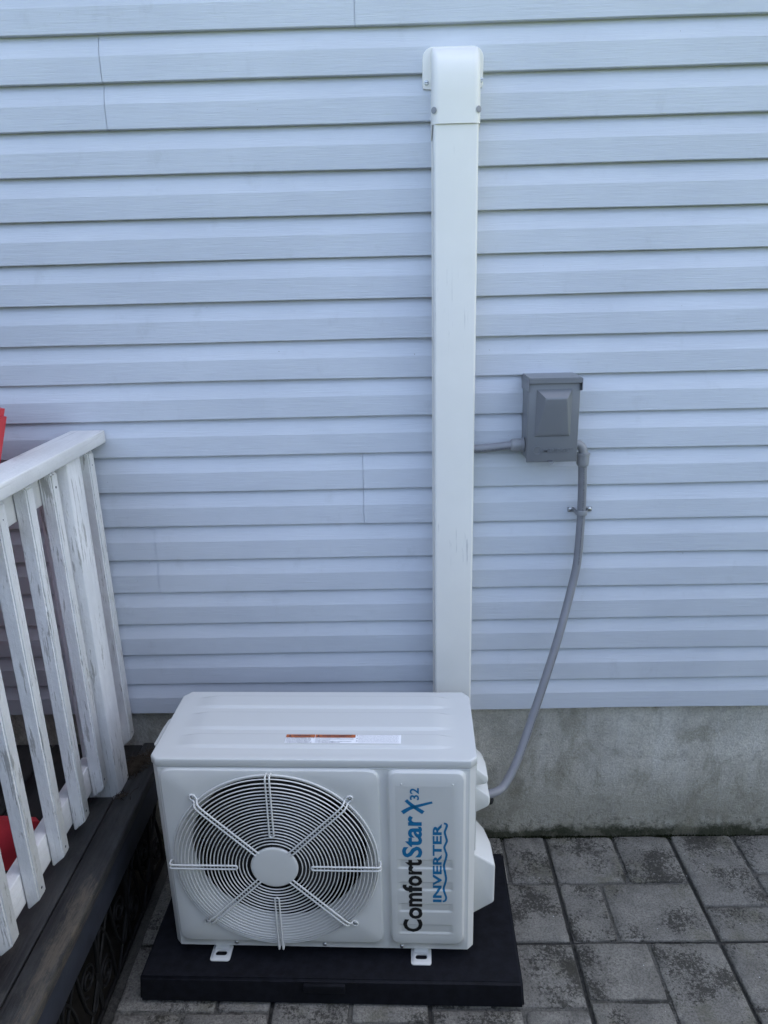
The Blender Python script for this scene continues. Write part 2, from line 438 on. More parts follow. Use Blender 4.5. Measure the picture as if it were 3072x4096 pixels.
def siding_piece(k, xa, xb, dy):
    z0 = ZB + k * S; n = max(4, int((xb - xa) / .09)); V, F = [], []; m = len(PROF)
    for i in range(n + 1):
        x = xa + (xb - xa) * i / n
        dz = .0019 * noise.noise(Vector((x * 1.4, k * 3.7, 1))) + .0005 * noise.noise(Vector((x * 7, k * 3.7, 5)))
        yy = .0022 * noise.noise(Vector((x * 1.9, k * 2.3, 9))) + dy
        for j, (y, z) in enumerate(PROF):
            V.append((x, y + yy * (1 if j < m - 1 else .3), z0 + z + dz * (1 - z / .106)))
    for i in range(n):
        for j in range(m - 1):
            a = i * m + j; F.append((a, a + m, a + m + 1, a + 1))
    mesh('siding_panel', V, F, 'siding', house, 13)
for k in range(0, 25):
    cuts = [XL] + seams.get(k, []) + [XR]
    for q in range(len(cuts) - 1):
        xa, xb = cuts[q], cuts[q + 1]
        if q < len(cuts) - 2: siding_piece(k, xa + (GAP.get(k, .0008) if q else 0), xb, .0010)
        else: siding_piece(k, xa + (GAP.get(k, .0008) if q else 0), xb, -.0004)
# concrete base, slightly uneven
bm = bmesh.new()
nx, nz = 92, 14
gv = [[bm.verts.new((-2.3 + 4.6 * i / nx, .03 + .004 * noise.noise(Vector((i * .35, j * .6, 2))) - (.012 * (1 - j / 3) if j < 3 else 0) * (.5 + noise.noise(Vector((i * .2, 3, 1)))), -.05 + .57 * j / nz)) for j in range(nz + 1)] for i in range(nx + 1)]
for i in range(nx):
    for j in range(nz): bm.faces.new((gv[i][j], gv[i + 1][j], gv[i + 1][j + 1], gv[i][j + 1]))
for f in bm.faces: f.smooth = True
me = bpy.data.meshes.new('foundation'); bm.to_mesh(me); bm.free(); link('foundation', me, 'concrete', house)
box('foundation_core', -5.5, 5.5, .05, 7.0, -.06, ZB - .004, 'concrete', house)

# paving: 405 mm cast slabs, four moulded stones each
patio = mesh('patio', [(-.775, .055, -.012), (2.55, .055, -.012), (2.55, -2.95, -.012), (-.775, -2.95, -.012)], [(0, 1, 2, 3)], 'joint')
tag(patio, kind='structure')
SL = .4045
def stone(parent, x0, x1, y0, y1, h, inset, rnd):
    """one moulded stone with a ragged edge; y0 > y1"""
    x0 += inset[0]; x1 -= inset[1]; y0 -= inset[2]; y1 += inset[3]
    pts = []; nx = max(4, int((x1 - x0) / .018)); ny = max(4, int((y0 - y1) / .018))
    for i in range(nx): pts.append((x0 + (x1 - x0) * i / nx, y0))
    for i in range(ny): pts.append((x1, y0 - (y0 - y1) * i / ny))
    for i in range(nx): pts.append((x1 - (x1 - x0) * i / nx, y1))
    for i in range(ny): pts.append((x0, y1 + (y0 - y1) * i / ny))
    cx, cy = (x0 + x1) / 2, (y0 + y1) / 2
    def ring(ins, z):
        out = []
        for i, (px, py) in enumerate(pts):
            j = .0026 * noise.noise(Vector((px * 26, py * 26, rnd))) + .0028 * noise.noise(Vector((px * 80, py * 80, rnd)))
            corner = i in (0, nx, nx + ny, 2 * nx + ny)
            k = ins + j + (.0022 if corner else 0)
            sx = math.copysign(k, cx - px) if abs(px - cx) > (x1 - x0) * .5 - 1e-6 or corner else .5 * j
            sy = math.copysign(k, cy - py) if abs(py - cy) > (y0 - y1) * .5 - 1e-6 or corner else .5 * j
            out.append(Vector((px + sx, py + sy, z + .0012 * noise.noise(Vector((px * 9, py * 9, rnd))))))
        return out
    loops = [ring(0, -.009), ring(.0008, h - .0018), ring(.0028, h)]
    loops.append([Vector((p.x + (cx - p.x) * .3, p.y + (cy - p.y) * .3, h + .0008 * noise.noise(Vector((p.x * 8, p.y * 8, rnd))))) for p in loops[-1]])
    loops_mesh('stone', loops, 'paver', parent, True, 60)
pat = {0: ('H', .49, .543, .32), 1: ('V', .51, .43, .68), 2: ('H', .49, .65, .45), 3: ('V', .505, .71, .41), 4: ('H', .475, .4, .584), 5: ('V', .5, .3, .57)}
layout = {(0, 0): 0, (1, 0): 3, (0, 1): 1, (1, 1): 0, (-1, 0): 2, (-1, 1): 4, (-2, 1): 5, (-3, 1): 2, (-3, 0): 1}
rr = random.Random(3)
for ix in range(-3, 4):
    for iy in range(0, 7):
        X0 = .4625 + ix * SL; Y0 = .0215 - iy * SL
        zz = rr.uniform(-.002, .002)
        slab = box('paving_slab', X0 + .005, X0 + SL - .005, Y0 - SL + .004, Y0 - .004, -.04, -.0055 + zz, 'groove', patio)
        kind, c, a, b2 = pat[layout.get((ix, iy), rr.randrange(6))]
        g = .0042; e = .0058
        d = SL
        if kind == 'H':
            cells = [(0, a, 0, c), (a, 1, 0, c), (0, b2, c, 1), (b2, 1, c, 1)]
        else:
            cells = [(0, c, 0, a), (0, c, a, 1), (c, 1, 0, b2), (c, 1, b2, 1)]
        for (u0, u1, v0, v1) in cells:
            ins = (e if u0 == 0 else g, e if u1 == 1 else g, .004 if v0 == 0 else g, .004 if v1 == 1 else g)
            stone(slab, X0 + u0 * d, X0 + u1 * d, Y0 - v0 * d, Y0 - v1 * d, zz + rr.uniform(-.001, .001), ins, rr.uniform(0, 99))
# moss along the foot of the wall: tiny tufts
V, F = [], []
rr = random.Random(5)
for i in range(2600):
    x = rr.uniform(-.3, 1.7); dens = .35 + .9 * noise.noise(Vector((x * 3.1, 2, 7)))
    if rr.random() > dens + .35: continue
    y = .024 - abs(rr.gauss(0, .006)); h = rr.uniform(.002, .007) * (.6 + max(0, dens))
    a = rr.uniform(0, 3.14); r_ = rr.uniform(.002, .005); n0 = len(V)
    for q in range(3): V.append((x + r_ * math.cos(a + q * 2.09), y + r_ * math.sin(a + q * 2.09), -.006))
    V.append((x + rr.uniform(-.003, .003), y + rr.uniform(-.003, .001), -.004 + h))
    F += [(n0, n0 + 1, n0 + 3), (n0 + 1, n0 + 2, n0 + 3), (n0 + 2, n0, n0 + 3)]
tag(mesh('moss', V, F, 'moss'), 'dark green moss growing along the foot of the concrete wall', 'moss', kind='stuff')

# ------------------------------------------------------------------ deck, railing, lattice, chair
ZD = .375
deck = empty('wooden_deck', (-.8, -.5, 0)); DO = Vector((-.8, -.5, 0))
tag(deck, 'dark stained wooden deck in the left corner under the white railing', 'deck')
def dbox(name, x0, x1, y0, y1, z0, z1, mat, bev=.003, wob=0.0, par=None):
    return box(name, x0 - DO.x, x1 - DO.x, y0 - DO.y, y1 - DO.y, z0, z1, mat, par or deck, bev, 2, wob)
edges = [-.744, -.8245, -.9700, -1.1135, -1.257, -1.40, -1.543, -1.686, -1.829, -1.972]
for i in range(len(edges) - 1):
    gap = .005 if i < 2 else .008
    y1 = .024 if i != 0 else .024
    if i == 1:      # notched round the post: it starts in front of it
        dbox('deck_board', edges[2] + gap / 2, edges[1] - gap / 2, -2.6, -.228, ZD - .03, ZD, 'deck', .004, .0012)
        dbox('deck_board', edges[2] + gap / 2, edges[1] - gap / 2, -.136, .024, ZD - .034, ZD - .006, 'deck', .004, .0012)
    else:
        dbox('deck_board', edges[i + 1] + gap / 2, edges[i] - gap / 2, -2.6, y1, ZD - .03, ZD + (.004 if i == 0 else 0), 'deck', .006 if i == 0 else .004, .0012)
dbox('fascia_board', -.790, -.752, -2.6, .022, .258, ZD - .032, 'fascia', .004)
dbox('joist', -1.42, -1.38, -2.55, .02, .20, ZD - .032, 'deck', .002)
for yy in (-.6, -1.2, -1.9):
    dbox('joist', -1.97, -.80, yy - .02, yy + .02, .20, ZD - .034, 'deck', .002)
for yy in (-.02, -2.45):
    dbox('deck_post', -.87, -.80, yy - .07, yy, -.06, .25, 'deck', .002)
# under the deck: bare earth
tag(mesh('earth', [(-2.0, .05, -.02), (-.742, .05, -.02), (-.742, -2.95, -.02), (-2.0, -2.95, -.02)], [(0, 1, 2, 3)], 'soil'), kind='structure')

rail = empty('deck_railing', (-.85, -.2, ZD)); RO = Vector((-.85, -.2, ZD))
tag(rail, 'weathered white wooden railing with upright pickets on the deck edge', 'railing')
def rbox(name, x0, x1, y0, y1, z0, z1, mat, bev=.003, wob=0.0, par=None):
    return box(name, x0 - RO.x, x1 - RO.x, y0 - RO.y, y1 - RO.y, z0 - RO.z, z1 - RO.z, mat, par or rail, bev, 2, wob)
rbox('handrail', -.891, -.796, -2.3, -.003, 1.356, 1.391, 'whiterail', .004)
rbox('upper_rail', -.9, -.866, -2.3, -.226, 1.258, 1.3545, 'whiterail', .003)
rbox('lower_rail', -.9, -.866, -2.3, -.226, .424, .507, 'whiterail', .003)
rbox('upper_rail', -.9, -.866, -.144, -.004, 1.258, 1.3545, 'whiterail', .003)
rbox('lower_rail', -.9, -.866, -.144, -.004, .424, .507, 'whiterail', .003)
rbox('post', -.9, -.811, -.225, -.145, ZD - .02, 1.3550, 'whitewood', .005)
rbox('post', -.9, -.811, -2.38, -2.30, ZD - .02, 1.3550, 'whitewood', .005)
def picket(yf):
    """2x2 with both ends cut back on the outer side, arrises eased"""
    xi, xo, yb = -.8655, -.832, yf + .0335
    zb, zt, c = .405, 1.351, .030
    bm = bmesh.new()
    jz = random.uniform(-.004, .004); jx = random.uniform(-.002, .002)
    P = []
    for y in (yf, yb):
        P.append([bm.verts.new(Vector(p) - RO) for p in ((xi, y, zb + jz), (xo + jx * .3, y, zb + c + jz), (xo + jx, y, zt - c * .55), (xi + jx, y, zt))])
    bm.faces.new(P[0]); bm.faces.new(P[1][::-1])
    for i in range(4): bm.faces.new((P[0][i], P[1][i], P[1][(i + 1) % 4], P[0][(i + 1) % 4]))
    bmesh.ops.bevel(bm, geom=list(bm.edges), offset=.0035, segments=2, affect='EDGES')
    for v in bm.verts:
        p = v.co; v.co += Vector((.0012 * noise.noise(Vector((p.z * 4, yf * 50, 1))), .0015 * noise.noise(Vector((p.z * 3, yf * 50, 7))), 0))
    pk = bmobj('picket', bm, 'whitewood', rail, 50)
    for zn in (.455, 1.30):
        lathe('nail_head', [(.0032, 0), (.0032, .0006), (.0015, .0010)], 'ink', pk, 8, Matrix.Translation(Vector((xo - .0004, yf + .016, zn)) - RO) @ Matrix.Rotation(R(90), 4, 'Y'))
picket(-.0475)
for i in range(16): picket(-.271 - .1265 * i)

# wrought iron panels closing the side of the deck
lat = empty('iron_lattice', (-.77, -.5, 0)); LO = Vector((-.77, -.5, 0))
tag(lat, 'black scrolled iron grille closing the gap under the deck', 'grille')
def lt(name, pts, r):
    tube(name, [Vector((-.772, p[0], p[1])) - LO for p in pts], r, 'iron', lat, 6)
for z in (.012, .246): lt('bar', [(-2.5, z), (-.0, z)], .006)
yy = -.06; flip = 1
def spiral(cy, cz, r0, turns, a0, d):
    return [(cy + r0 * (1 - .8 * t) * math.cos(a0 + d * t * turns * 6.283), cz + r0 * (1 - .8 * t) * math.sin(a0 + d * t * turns * 6.283)) for t in [i / 26 for i in range(27)]]
U = .205
while yy > -1.5:
    A_ = lambda pts: [(p.x, p.y) for p in catmull([(yy - U * a, b2, 0) for a, b2 in pts], 7)]
    lt('arch', A_([(.10, .012), (.11, .09), (.18, .17), (.32, .222), (.46, .17), (.53, .09), (.54, .012)]), .0048)
    lt('arch', A_([(.46, .246), (.50, .16), (.60, .09), (.74, .055), (.88, .09), (.96, .16), (1.0, .246)]), .0048)
    lt('diagonal', [(yy, .246), (yy - U, .012)], .0040)
    lt('scroll', spiral(yy - U * .32, .085, .042, 1.8, 1.2, 1), .0040)
    lt('scroll', spiral(yy - U * .76, .165, .042, 1.8, -1.9, -1), .0040)
    lt('spear', [(yy - U * .56, .012), (yy - U * .56, .135)], .0045)
    yy -= U

# red chair in the corner of the deck, its back to the wall and railing
fwd = Vector((-.66, -.751, 0)); rzc = math.atan2(-fwd.x, fwd.y)      # local +Y = forward
chair = empty('deck_chair', (-1.243, -.385, ZD), rzc)
tag(chair, 'red slatted garden chair on the deck behind the railing', 'chair')
for sx in (-1, 1):
    bm = bmesh.new()      # long runner from rear foot to front, at the side (local x = right hand side)
    prof = [(-.165, .0), (-.10, .0), (.12, .15), (.50, .30), (.50, .38), (.42, .39), (.02, .235), (-.165, .105)]
    a = [bm.verts.new((sx * .275 - .012, y, z + .001)) for y, z in prof]; b_ = [bm.verts.new((sx * .275 + .012, y, z + .001)) for y, z in prof]
    bm.faces.new(a); bm.faces.new(b_[::-1])
    for i in range(len(prof)): bm.faces.new((a[i], b_[i], b_[(i + 1) % len(prof)], a[(i + 1) % len(prof)]))
    bmobj('rear_leg', bm, 'red', chair)
    box('front_leg', sx * .31 - .013, sx * .31 + .013, .36, .45, .001, .54, 'red', chair, .003)
    box('armrest', sx * .31 - .07, sx * .31 + .07, .02, .52, .545, .567, 'red', chair, .006)
for i in range(6):
    y = .08 + i * .075; z = .245 + (y - .02) * .33
    box('seat_slat', -.26, .26, y, y + .062, z + .02, z + .038, 'red', chair, .004)
for i in range(5):
    x = -.2 + i * .1; ht = 1.130
    bm = bmesh.new(); bmesh.ops.create_cube(bm, size=1)
    for v in bm.verts:
        v.co = Vector((x + v.co.x * .085, v.co.y * .02, .20 + (v.co.z + .5) * (ht - .20)))
    es = [e for e in bm.edges if all(v.co.z > 1 for v in e.verts) and abs(e.verts[0].co.y - e.verts[1].co.y) > .01]
    bmesh.ops.bevel(bm, geom=es, offset=.016, segments=4, affect='EDGES')
    for v in bm.verts: v.co.y -= (v.co.z - .2) * .315 - .02
    bmobj('back_slat', bm, 'red', chair)
box('back_rail', -.25, .25, -.14, -.115, .53, .60, 'red', chair, .003)

# dry needles caught between the boards
V, F = [], []
rr = random.Random(11)
def needle(x, y, z, ln, a, tilt, r_=.0008):
    p0 = Vector((x, y, z)); d = Vector((math.cos(a), math.sin(a), tilt)); p1 = p0 + d * ln * .5 + Vector((0, 0, rr.uniform(0, .006))); p2 = p0 + d * ln
    v, f = tube_data([p0, p1, p2], r_, 3); n0 = len(V); V.extend(v); F.extend(tuple(i + n0 for i in q) for q in f)
for i in range(520):
    t = rr.random()
    x = -.823 + .03 * t + rr.gauss(0, .012) + (.045 if t > .8 else 0) * rr.random(); y = -.145 + .10 * t + rr.gauss(0, .008)
    needle(x, y, ZD + .002 + abs(rr.gauss(0, .006)), rr.uniform(.015, .045), rr.uniform(0, 6.28), rr.uniform(-.1, .25))
for i in range(26):
    needle(-.800 + rr.gauss(0, .012), -.235 + rr.gauss(0, .006), ZD + .007, rr.uniform(.01, .03), rr.uniform(0, 6.28), rr.uniform(0, .2))
tag(mesh('dry_needles', V, F, 'straw'), 'matted dry needles lying on the deck beside the post', 'needles', kind='stuff')
# ------------------------------------------------------------------ pad under the unit
AZ = R(-1.45)
HP = .0785
pad = empty('equipment_pad', (-.1965, -.5665, 0), AZ)
tag(pad, 'black composite slab on the paving under the air conditioner', 'pad')
bm = bmesh.new(); bmesh.ops.create_cube(bm, size=1)
for v in bm.verts:
    t = .006 if v.co.z > 0 else 0
    v.co = Vector((v.co.x * (.986 - 2 * t), (v.co.y + .5) * .4515 + (t if v.co.y < 0 else -t), .0025 + (v.co.z + .5) * (HP - .0025)))
bmesh.ops.bevel(bm, geom=list(bm.edges), offset=.006, segments=3, affect='EDGES')
bmobj('slab', bm, 'pad', pad, 50)
box('name_plate', -.065, .040, -.0035, .006, .046, .0705, 'pad', pad, .0015)
rr2 = random.Random(2)

# ------------------------------------------------------------------ air conditioner
AX, AY = -.2145, -.488
ac = empty('air_conditioner', (AX, AY, HP), R(-1.67))
tag(ac, 'white outdoor air conditioner with round wire fan guard and blue lettering', 'air conditioner')
z_ = lambda z: z - HP
ZB0, ZT0 = z_(.108), z_(.6600)
D = .292
# cabinet shell (sides, back, bottom) with thickness
out = [(-.377, 0), (-.392, .015), (-.392, D), (.388, D), (.388, .015), (.373, 0)]
V, F = [], []
def wallstrip(pts, z0, z1, t):
    n0 = len(V); n = len(pts); cx = sum(p[0] for p in pts) / n; cy = .15
    for z in (z0, z1):
        for p in pts: V.append((p[0], p[1], z))
    for z in (z0, z1):
        for p in pts: V.append((p[0] + math.copysign(t, cx - p[0]), p[1] + (-t if p[1] > .2 else 0), z))
    for i in range(n - 1):
        F.append((n0 + i, n0 + i + 1, n0 + n + i + 1, n0 + n + i)); F.append((n0 + 2 * n + i + 1, n0 + 2 * n + i, n0 + 3 * n + i, n0 + 3 * n + i + 1))
wallstrip(out, ZB0, ZT0, .002)
n0 = len(V); V += [(p[0], p[1], ZB0 + .0005) for p in out]; F.append(tuple(range(n0, n0 + 6)))
n0 = len(V); V += [(p[0] * .99, p[1] * .98 + .002, ZT0 - .004) for p in out]; F.append(tuple(range(n0, n0 + 6)))
mesh('cabinet', V, F, 'ac', ac, 30)
# front panel
N = 192
cx, cz = -.106, z_(.388)
def ring3(poly, y): return [Vector((p[0], y, p[1])) for p in poly]
def circ(r): return [(cx + r * math.cos(2 * math.pi * k / N + .0013), cz + r * math.sin(2 * math.pi * k / N + .0013)) for k in range(N)]
def sq(x0, x1, z0, z1): return [(x0, z0), (x1, z0), (x1, z1), (x0, z1)]
L = []
XA, XB, XC = -.377, .1665, .373
L.append(ring3(star(sq(XA, XB, ZB0, ZT0), (cx, cz), N), 0))
for ins, y, r in ((0, 0, .026), (.0008, -.0010, .026), (.0036, -.0058, .025), (.0052, -.0065, .024)):
    L.append(ring3(star(rrect(-.3745 + ins, .1585 - ins, z_(.1275) + ins, z_(.6590) - ins, r), (cx, cz), N), y))
L.append(ring3(circ(.2505), -.0065))
for r, y in ((.2485, -.0055), (.2445, .0005), (.2360, .016), (.2270, .030), (.2235, .042), (.2235, .048)): L.append(ring3(circ(r), y))
fp = loops_mesh('front_panel', L, 'ac', ac, False, 60)
lc = (.2665, z_(.391))
LX0, LX1, LZ0, LZ1 = .1945, .3385, z_(.163), z_(.619)
L = [ring3(star(sq(XB, XC, ZB0, ZT0), lc, N), 0)]
for ins, y, r in ((0, 0, .020), (.0010, -.0014, .020), (.0052, -.0088, .018), (.0070, -.0095, .017)):
    L.append(ring3(star(rrect(.1745 + ins, .3640 - ins, z_(.1295) + ins, z_(.6590) - ins, r), lc, N), y))
L.append(ring3(star(sq(LX0, LX1, LZ0, LZ1), lc, N), -.0095))
loops_mesh('service_panel', L, 'ac', ac, False, 60)
louv = [(z_(a), z_(b)) for a, b in ((.4005, .3755), (.332, .3076), (.2644, .2403), (.1968, .1705))]
def sstep(t): t = max(0, min(1, t)); return t * t * (3 - 2 * t)
def label_y(x, z):
    d = 0.0
    for zt_, zb_ in louv:
        if zb_ - .004 < z < zt_ + .001:
            t = (zt_ - z) / (zt_ - zb_)               # 0 at top line, 1 at bright lower lip
            a = sstep((zt_ + .0008 - z) / .0016) * .0012 + .0018 * max(0, min(1, t)) ** 1
            a *= 1 - sstep((zb_ + .003 - z) / .006)
            ex = sstep((x - LX0 - .002) / .008) * sstep((LX1 - .003 - x) / .010)
            d = max(d, a * ex)
    return -.0098 + d
nx, nz = 36, 300
V = [(LX0 + (LX1 - LX0) * i / nx, label_y(LX0 + (LX1 - LX0) * i / nx, LZ0 + (LZ1 - LZ0) * j / nz) - (0 if 0 < i < nx and 0 < j < nz else -.0003), LZ0 + (LZ1 - LZ0) * j / nz) for j in range(nz + 1) for i in range(nx + 1)]
F = [(j * (nx + 1) + i, j * (nx + 1) + i + 1, (j + 1) * (nx + 1) + i + 1, (j + 1) * (nx + 1) + i) for j in range(nz) for i in range(nx)]
mesh('label_panel', V, F, 'label', ac, 70)
# lettering, reading upward: text x -> z, text y -> -x
def print_label(name, V2, F2, mat, parent=ac):
    bm = bmesh.new(); vv = [bm.verts.new((p[0], p[1], 0)) for p in V2]
    for f in F2:
        try: bm.faces.new([vv[i] for i in f])
        except ValueError: pass
    zs = []
    for zt_, zb_ in louv: zs += [zt_ + .0008, zt_ - .0008, zb_ + .003, zb_, zb_ - .003]
    for zc in zs:
        bmesh.ops.bisect_plane(bm, geom=list(bm.verts) + list(bm.edges) + list(bm.faces), plane_co=(zc, 0, 0), plane_no=(1, 0, 0))
    for v in bm.verts:
        z, x = v.co.x, -v.co.y
        v.co = Vector((x, label_y(x, z) - .0005, z))
    bmesh.ops.recalc_face_normals(bm, faces=bm.faces)
    for f in bm.faces:
        if f.normal.y > 0: f.normal_flip()
    me = bpy.data.meshes.new(name); bm.to_mesh(me); bm.free(); return link(name, me, mat, parent)
BL = .2572
def put(name, s, zz0, zz1, cap0, cap1, mat, off=0.0):
    V2, F2 = text2d(s, off); V2 = fit(V2, zz1 - zz0, cap1 - cap0, z_(zz0), -cap1); print_label(name, V2, F2, mat)
put('lettering', 'Comfort', .1715, .4035, .2085, .2578, 'black', .030)
put('lettering', 'Star', .4090, .5335, .2092, .2585, 'blue', .026)
put('lettering', '32', .5785, .6130, .2300, .2520, 'blue', .02)
put('lettering', 'INVERTER', .2715, .5105, .2842, .3062, 'blue', .032)
def ribbon(name, pts, hw, mat):
    """pts (z, x) absolute -> printed band"""
    P = catmull([(z_(z), -x, 0) for z, x in pts], 8); n = len(P); V2 = []; F2 = []
    for i in range(n):
        t = (P[min(i + 1, n - 1)] - P[max(i - 1, 0)]).normalized(); nn = Vector((-t.y, t.x, 0))
        wd = hw[0] + (hw[1] - hw[0]) * i / (n - 1) if isinstance(hw, tuple) else hw
        V2 += [tuple(P[i] + nn * wd), tuple(P[i] - nn * wd)]
    F2 = [(2 * i, 2 * i + 1, 2 * i + 3, 2 * i + 2) for i in range(n - 1)]
    print_label(name, V2, F2, mat)
wave = [(.2740, .3085), (.2765, .3145), (.2860, .3172), (.2990, .3140), (.3125, .3112), (.3290, .3145), (.3461, .3170), (.3640, .3145), (.3823, .3118), (.4010, .3150), (.4184, .3178), (.4300, .3150), (.4409, .3125), (.4510, .3155), (.4603, .3185), (.4730, .3160), (.4856, .3135), (.4975, .3165), (.5060, .3185), (.5105, .3160), (.5118, .3112)]
ribbon('wave_mark', wave, .0027, 'blue')
ribbon('letter_x', [(.5418, .2115), (.5545, .2295), (.5640, .2560), (.5725, .2835)], (.0056, .0030), 'blue')
ribbon('letter_x', [(.5425, .2620), (.5560, .2440), (.5680, .2300), (.5782, .2205)], (.0052, .0042), 'blue')
for x_ in (.21, .3317): lathe('dimple', [(.0028, 0), (.0024, .0009), (.0012, .0014)], 'ac', ac, 14, Matrix.Translation((x_, -.0094, z_(.6225))) @ Matrix.Rotation(R(90), 4, 'X'))

# lid
LZ = z_(.6845)
def lid_outline(off, ch=.016):
    x0, x1, y0, y1 = -.3945 + off, .3905 - off, -.003 + off, .297 - off
    c = ch
    return [(x0 + c, y0), (x1 - c, y0), (x1, y0 + c), (x1, y1 - c * 1.5), (x1 - c * 1.1, y1), (x0 + c * 1.1, y1), (x0, y1 - c * 1.5), (x0, y0 + c)]
L = []
for off, z in ((.004, z_(.6650)), (.0006, z_(.6632)), (0, z_(.6645)), (0, LZ - .0042), (.0007, LZ - .0017), (.0020, LZ - .0004), (.0040, LZ)):
    L.append([Vector((p[0], p[1], z)) for p in star(lid_outline(off), (0, .147), 160)])
L.append([Vector((p[0], p[1], LZ - .0004)) for p in star(sq(-.363, .359, .017, .281), (0, .147), 160)])
loops_mesh('lid', L, 'aclid', ac, False, 42)
pads = [(.0440, .0965), (.1200, .1925), (.2165, .2695)]
def lid_z(x, y):
    h = 0
    for a, b_ in pads:
        fx = sstep((x + .352) / .06) * sstep((.348 - x) / .06)
        bow = .006 * (1 - fx)
        h = max(h, .0056 * sstep((y - a + .004 - bow) / .0075) * sstep((b_ + .003 - bow - y) / .008) * fx)
    return LZ + .00005 + h
nx, ny = 90, 130
x0, x1, y0, y1 = -.366, .362, .014, .284
V = [(x0 + (x1 - x0) * i / nx, y0 + (y1 - y0) * j / ny, lid_z(x0 + (x1 - x0) * i / nx, y0 + (y1 - y0) * j / ny)) for j in range(ny + 1) for i in range(nx + 1)]
F = [(j * (nx + 1) + i, j * (nx + 1) + i + 1, (j + 1) * (nx + 1) + i + 1, (j + 1) * (nx + 1) + i) for j in range(ny) for i in range(nx)]
mesh('lid_ribs', V, F, 'aclid', ac, 80)
# warning sticker on the lid
SX0, SX1, SY0, SY1 = -.0755, .2093, .0535, .0880
sz = lambda x, y: lid_z(x, y) + .0005
def quad_patch(name, xa, xb, ya, yb, mat, parent, dz=0.0, n=14):
    V = []; F = []
    for j in range(7):
        for i in range(n + 1):
            x = xa + (xb - xa) * i / n; y = ya + (yb - ya) * j / 6; V.append((x, y, lid_z(x, y) + .0006 + dz))
    F = [(j * (n + 1) + i, j * (n + 1) + i + 1, (j + 1) * (n + 1) + i + 1, (j + 1) * (n + 1) + i) for j in range(6) for i in range(n)]
    return mesh(name, V, F, mat, parent)
st = quad_patch('warning_sticker', SX0, SX1, SY0, SY1, 'sticker', ac)
XD1, XD2 = -.0030, .0968
quad_patch('header_band', SX0, XD1 - .0005, .0758, SY1, 'orange', st, .0004)
quad_patch('header_band', XD1 + .0005, XD2, .0758, SY1, 'orange', st, .0004)
def lid_text(s, x, y, w_, h_, mat, off=0.0):
    V2, F2 = text2d(s, off, 1); V2 = fit(V2, w_, h_, x, y)
    mesh('print', [(p[0], p[1], lid_z(p[0], p[1]) + .0013) for p in V2], F2, mat, st)
lid_text('WARNING', -.058, .0788, .043, .0076, 'ink', .02)
lid_text('AVERTISSEMENT', .013, .0788, .075, .0076, 'ink', .02)
for xt in (-.066, .005):
    mesh('print', [(xt - .004, .0788, sz(xt, .08) + .0008), (xt + .004, .0788, sz(xt, .08) + .0008), (xt, .0864, sz(xt, .086) + .0008)], [(0, 1, 2)], 'ink', st)
EN = ['RISK OF FIRE. FLAMMABLE REFRIGERANT USED. TO BE', 'REPAIRED ONLY BY TRAINED SERVICE PERSONNEL.', 'DO NOT PUNCTURE REFRIGERANT TUBING. DISPOSE', 'OF PROPERLY IN ACCORDANCE WITH FEDERAL OR', 'LOCAL REGULATIONS. FLAMMABLE REFRIGERANT USED']
FR = ["RISQUE D'INCENDIE. RÉFRIGÉRANT INFLAMMABLE UTILISÉ. NE PEUT ÊTRE", "RÉPARÉ QUE PAR UN PERSONNEL D'ENTRETIEN FORMÉ. NE DOIT PAS PERCER", 'LES LIGNES DE RÉFRIGÉRANT', 'TRAITEMENT APPROPRIÉ CONFORMÉMENT À LA RÉGLEMENTATION FÉDÉRALE', 'OU LOCALE. RÉFRIGÉRANT INFLAMMABLE UTILISÉ']
for i in range(5):
    y = .0722 - i * .0044
    lid_text(EN[i], SX0 + .002, y, .068 * (len(EN[i]) / 47), .0027, 'ink', .012)
    lid_text(FR[i], XD1 + .002, y, .094 * (len(FR[i]) / 65), .0027, 'ink', .012)
SM = 'WARNING: This product can expose you to chemicals known to the State to cause cancer and reproductive harm'
for i in range(9):
    lid_text(SM[(i * 5) % 20:(i * 5) % 20 + 80], XD2 + .008, .0838 - i * .0034, .098, .0018, 'ink', .012)
for i in range(3):
    y = .0828 - i * .0108
    mesh('print', [(XD2 + .0025, y, sz(.1, y) + .0006), (XD2 + .0065, y, sz(.1, y) + .0006), (XD2 + .0045, y + .003, sz(.1, y) + .0006)], [(0, 1, 2)], 'ink', st)

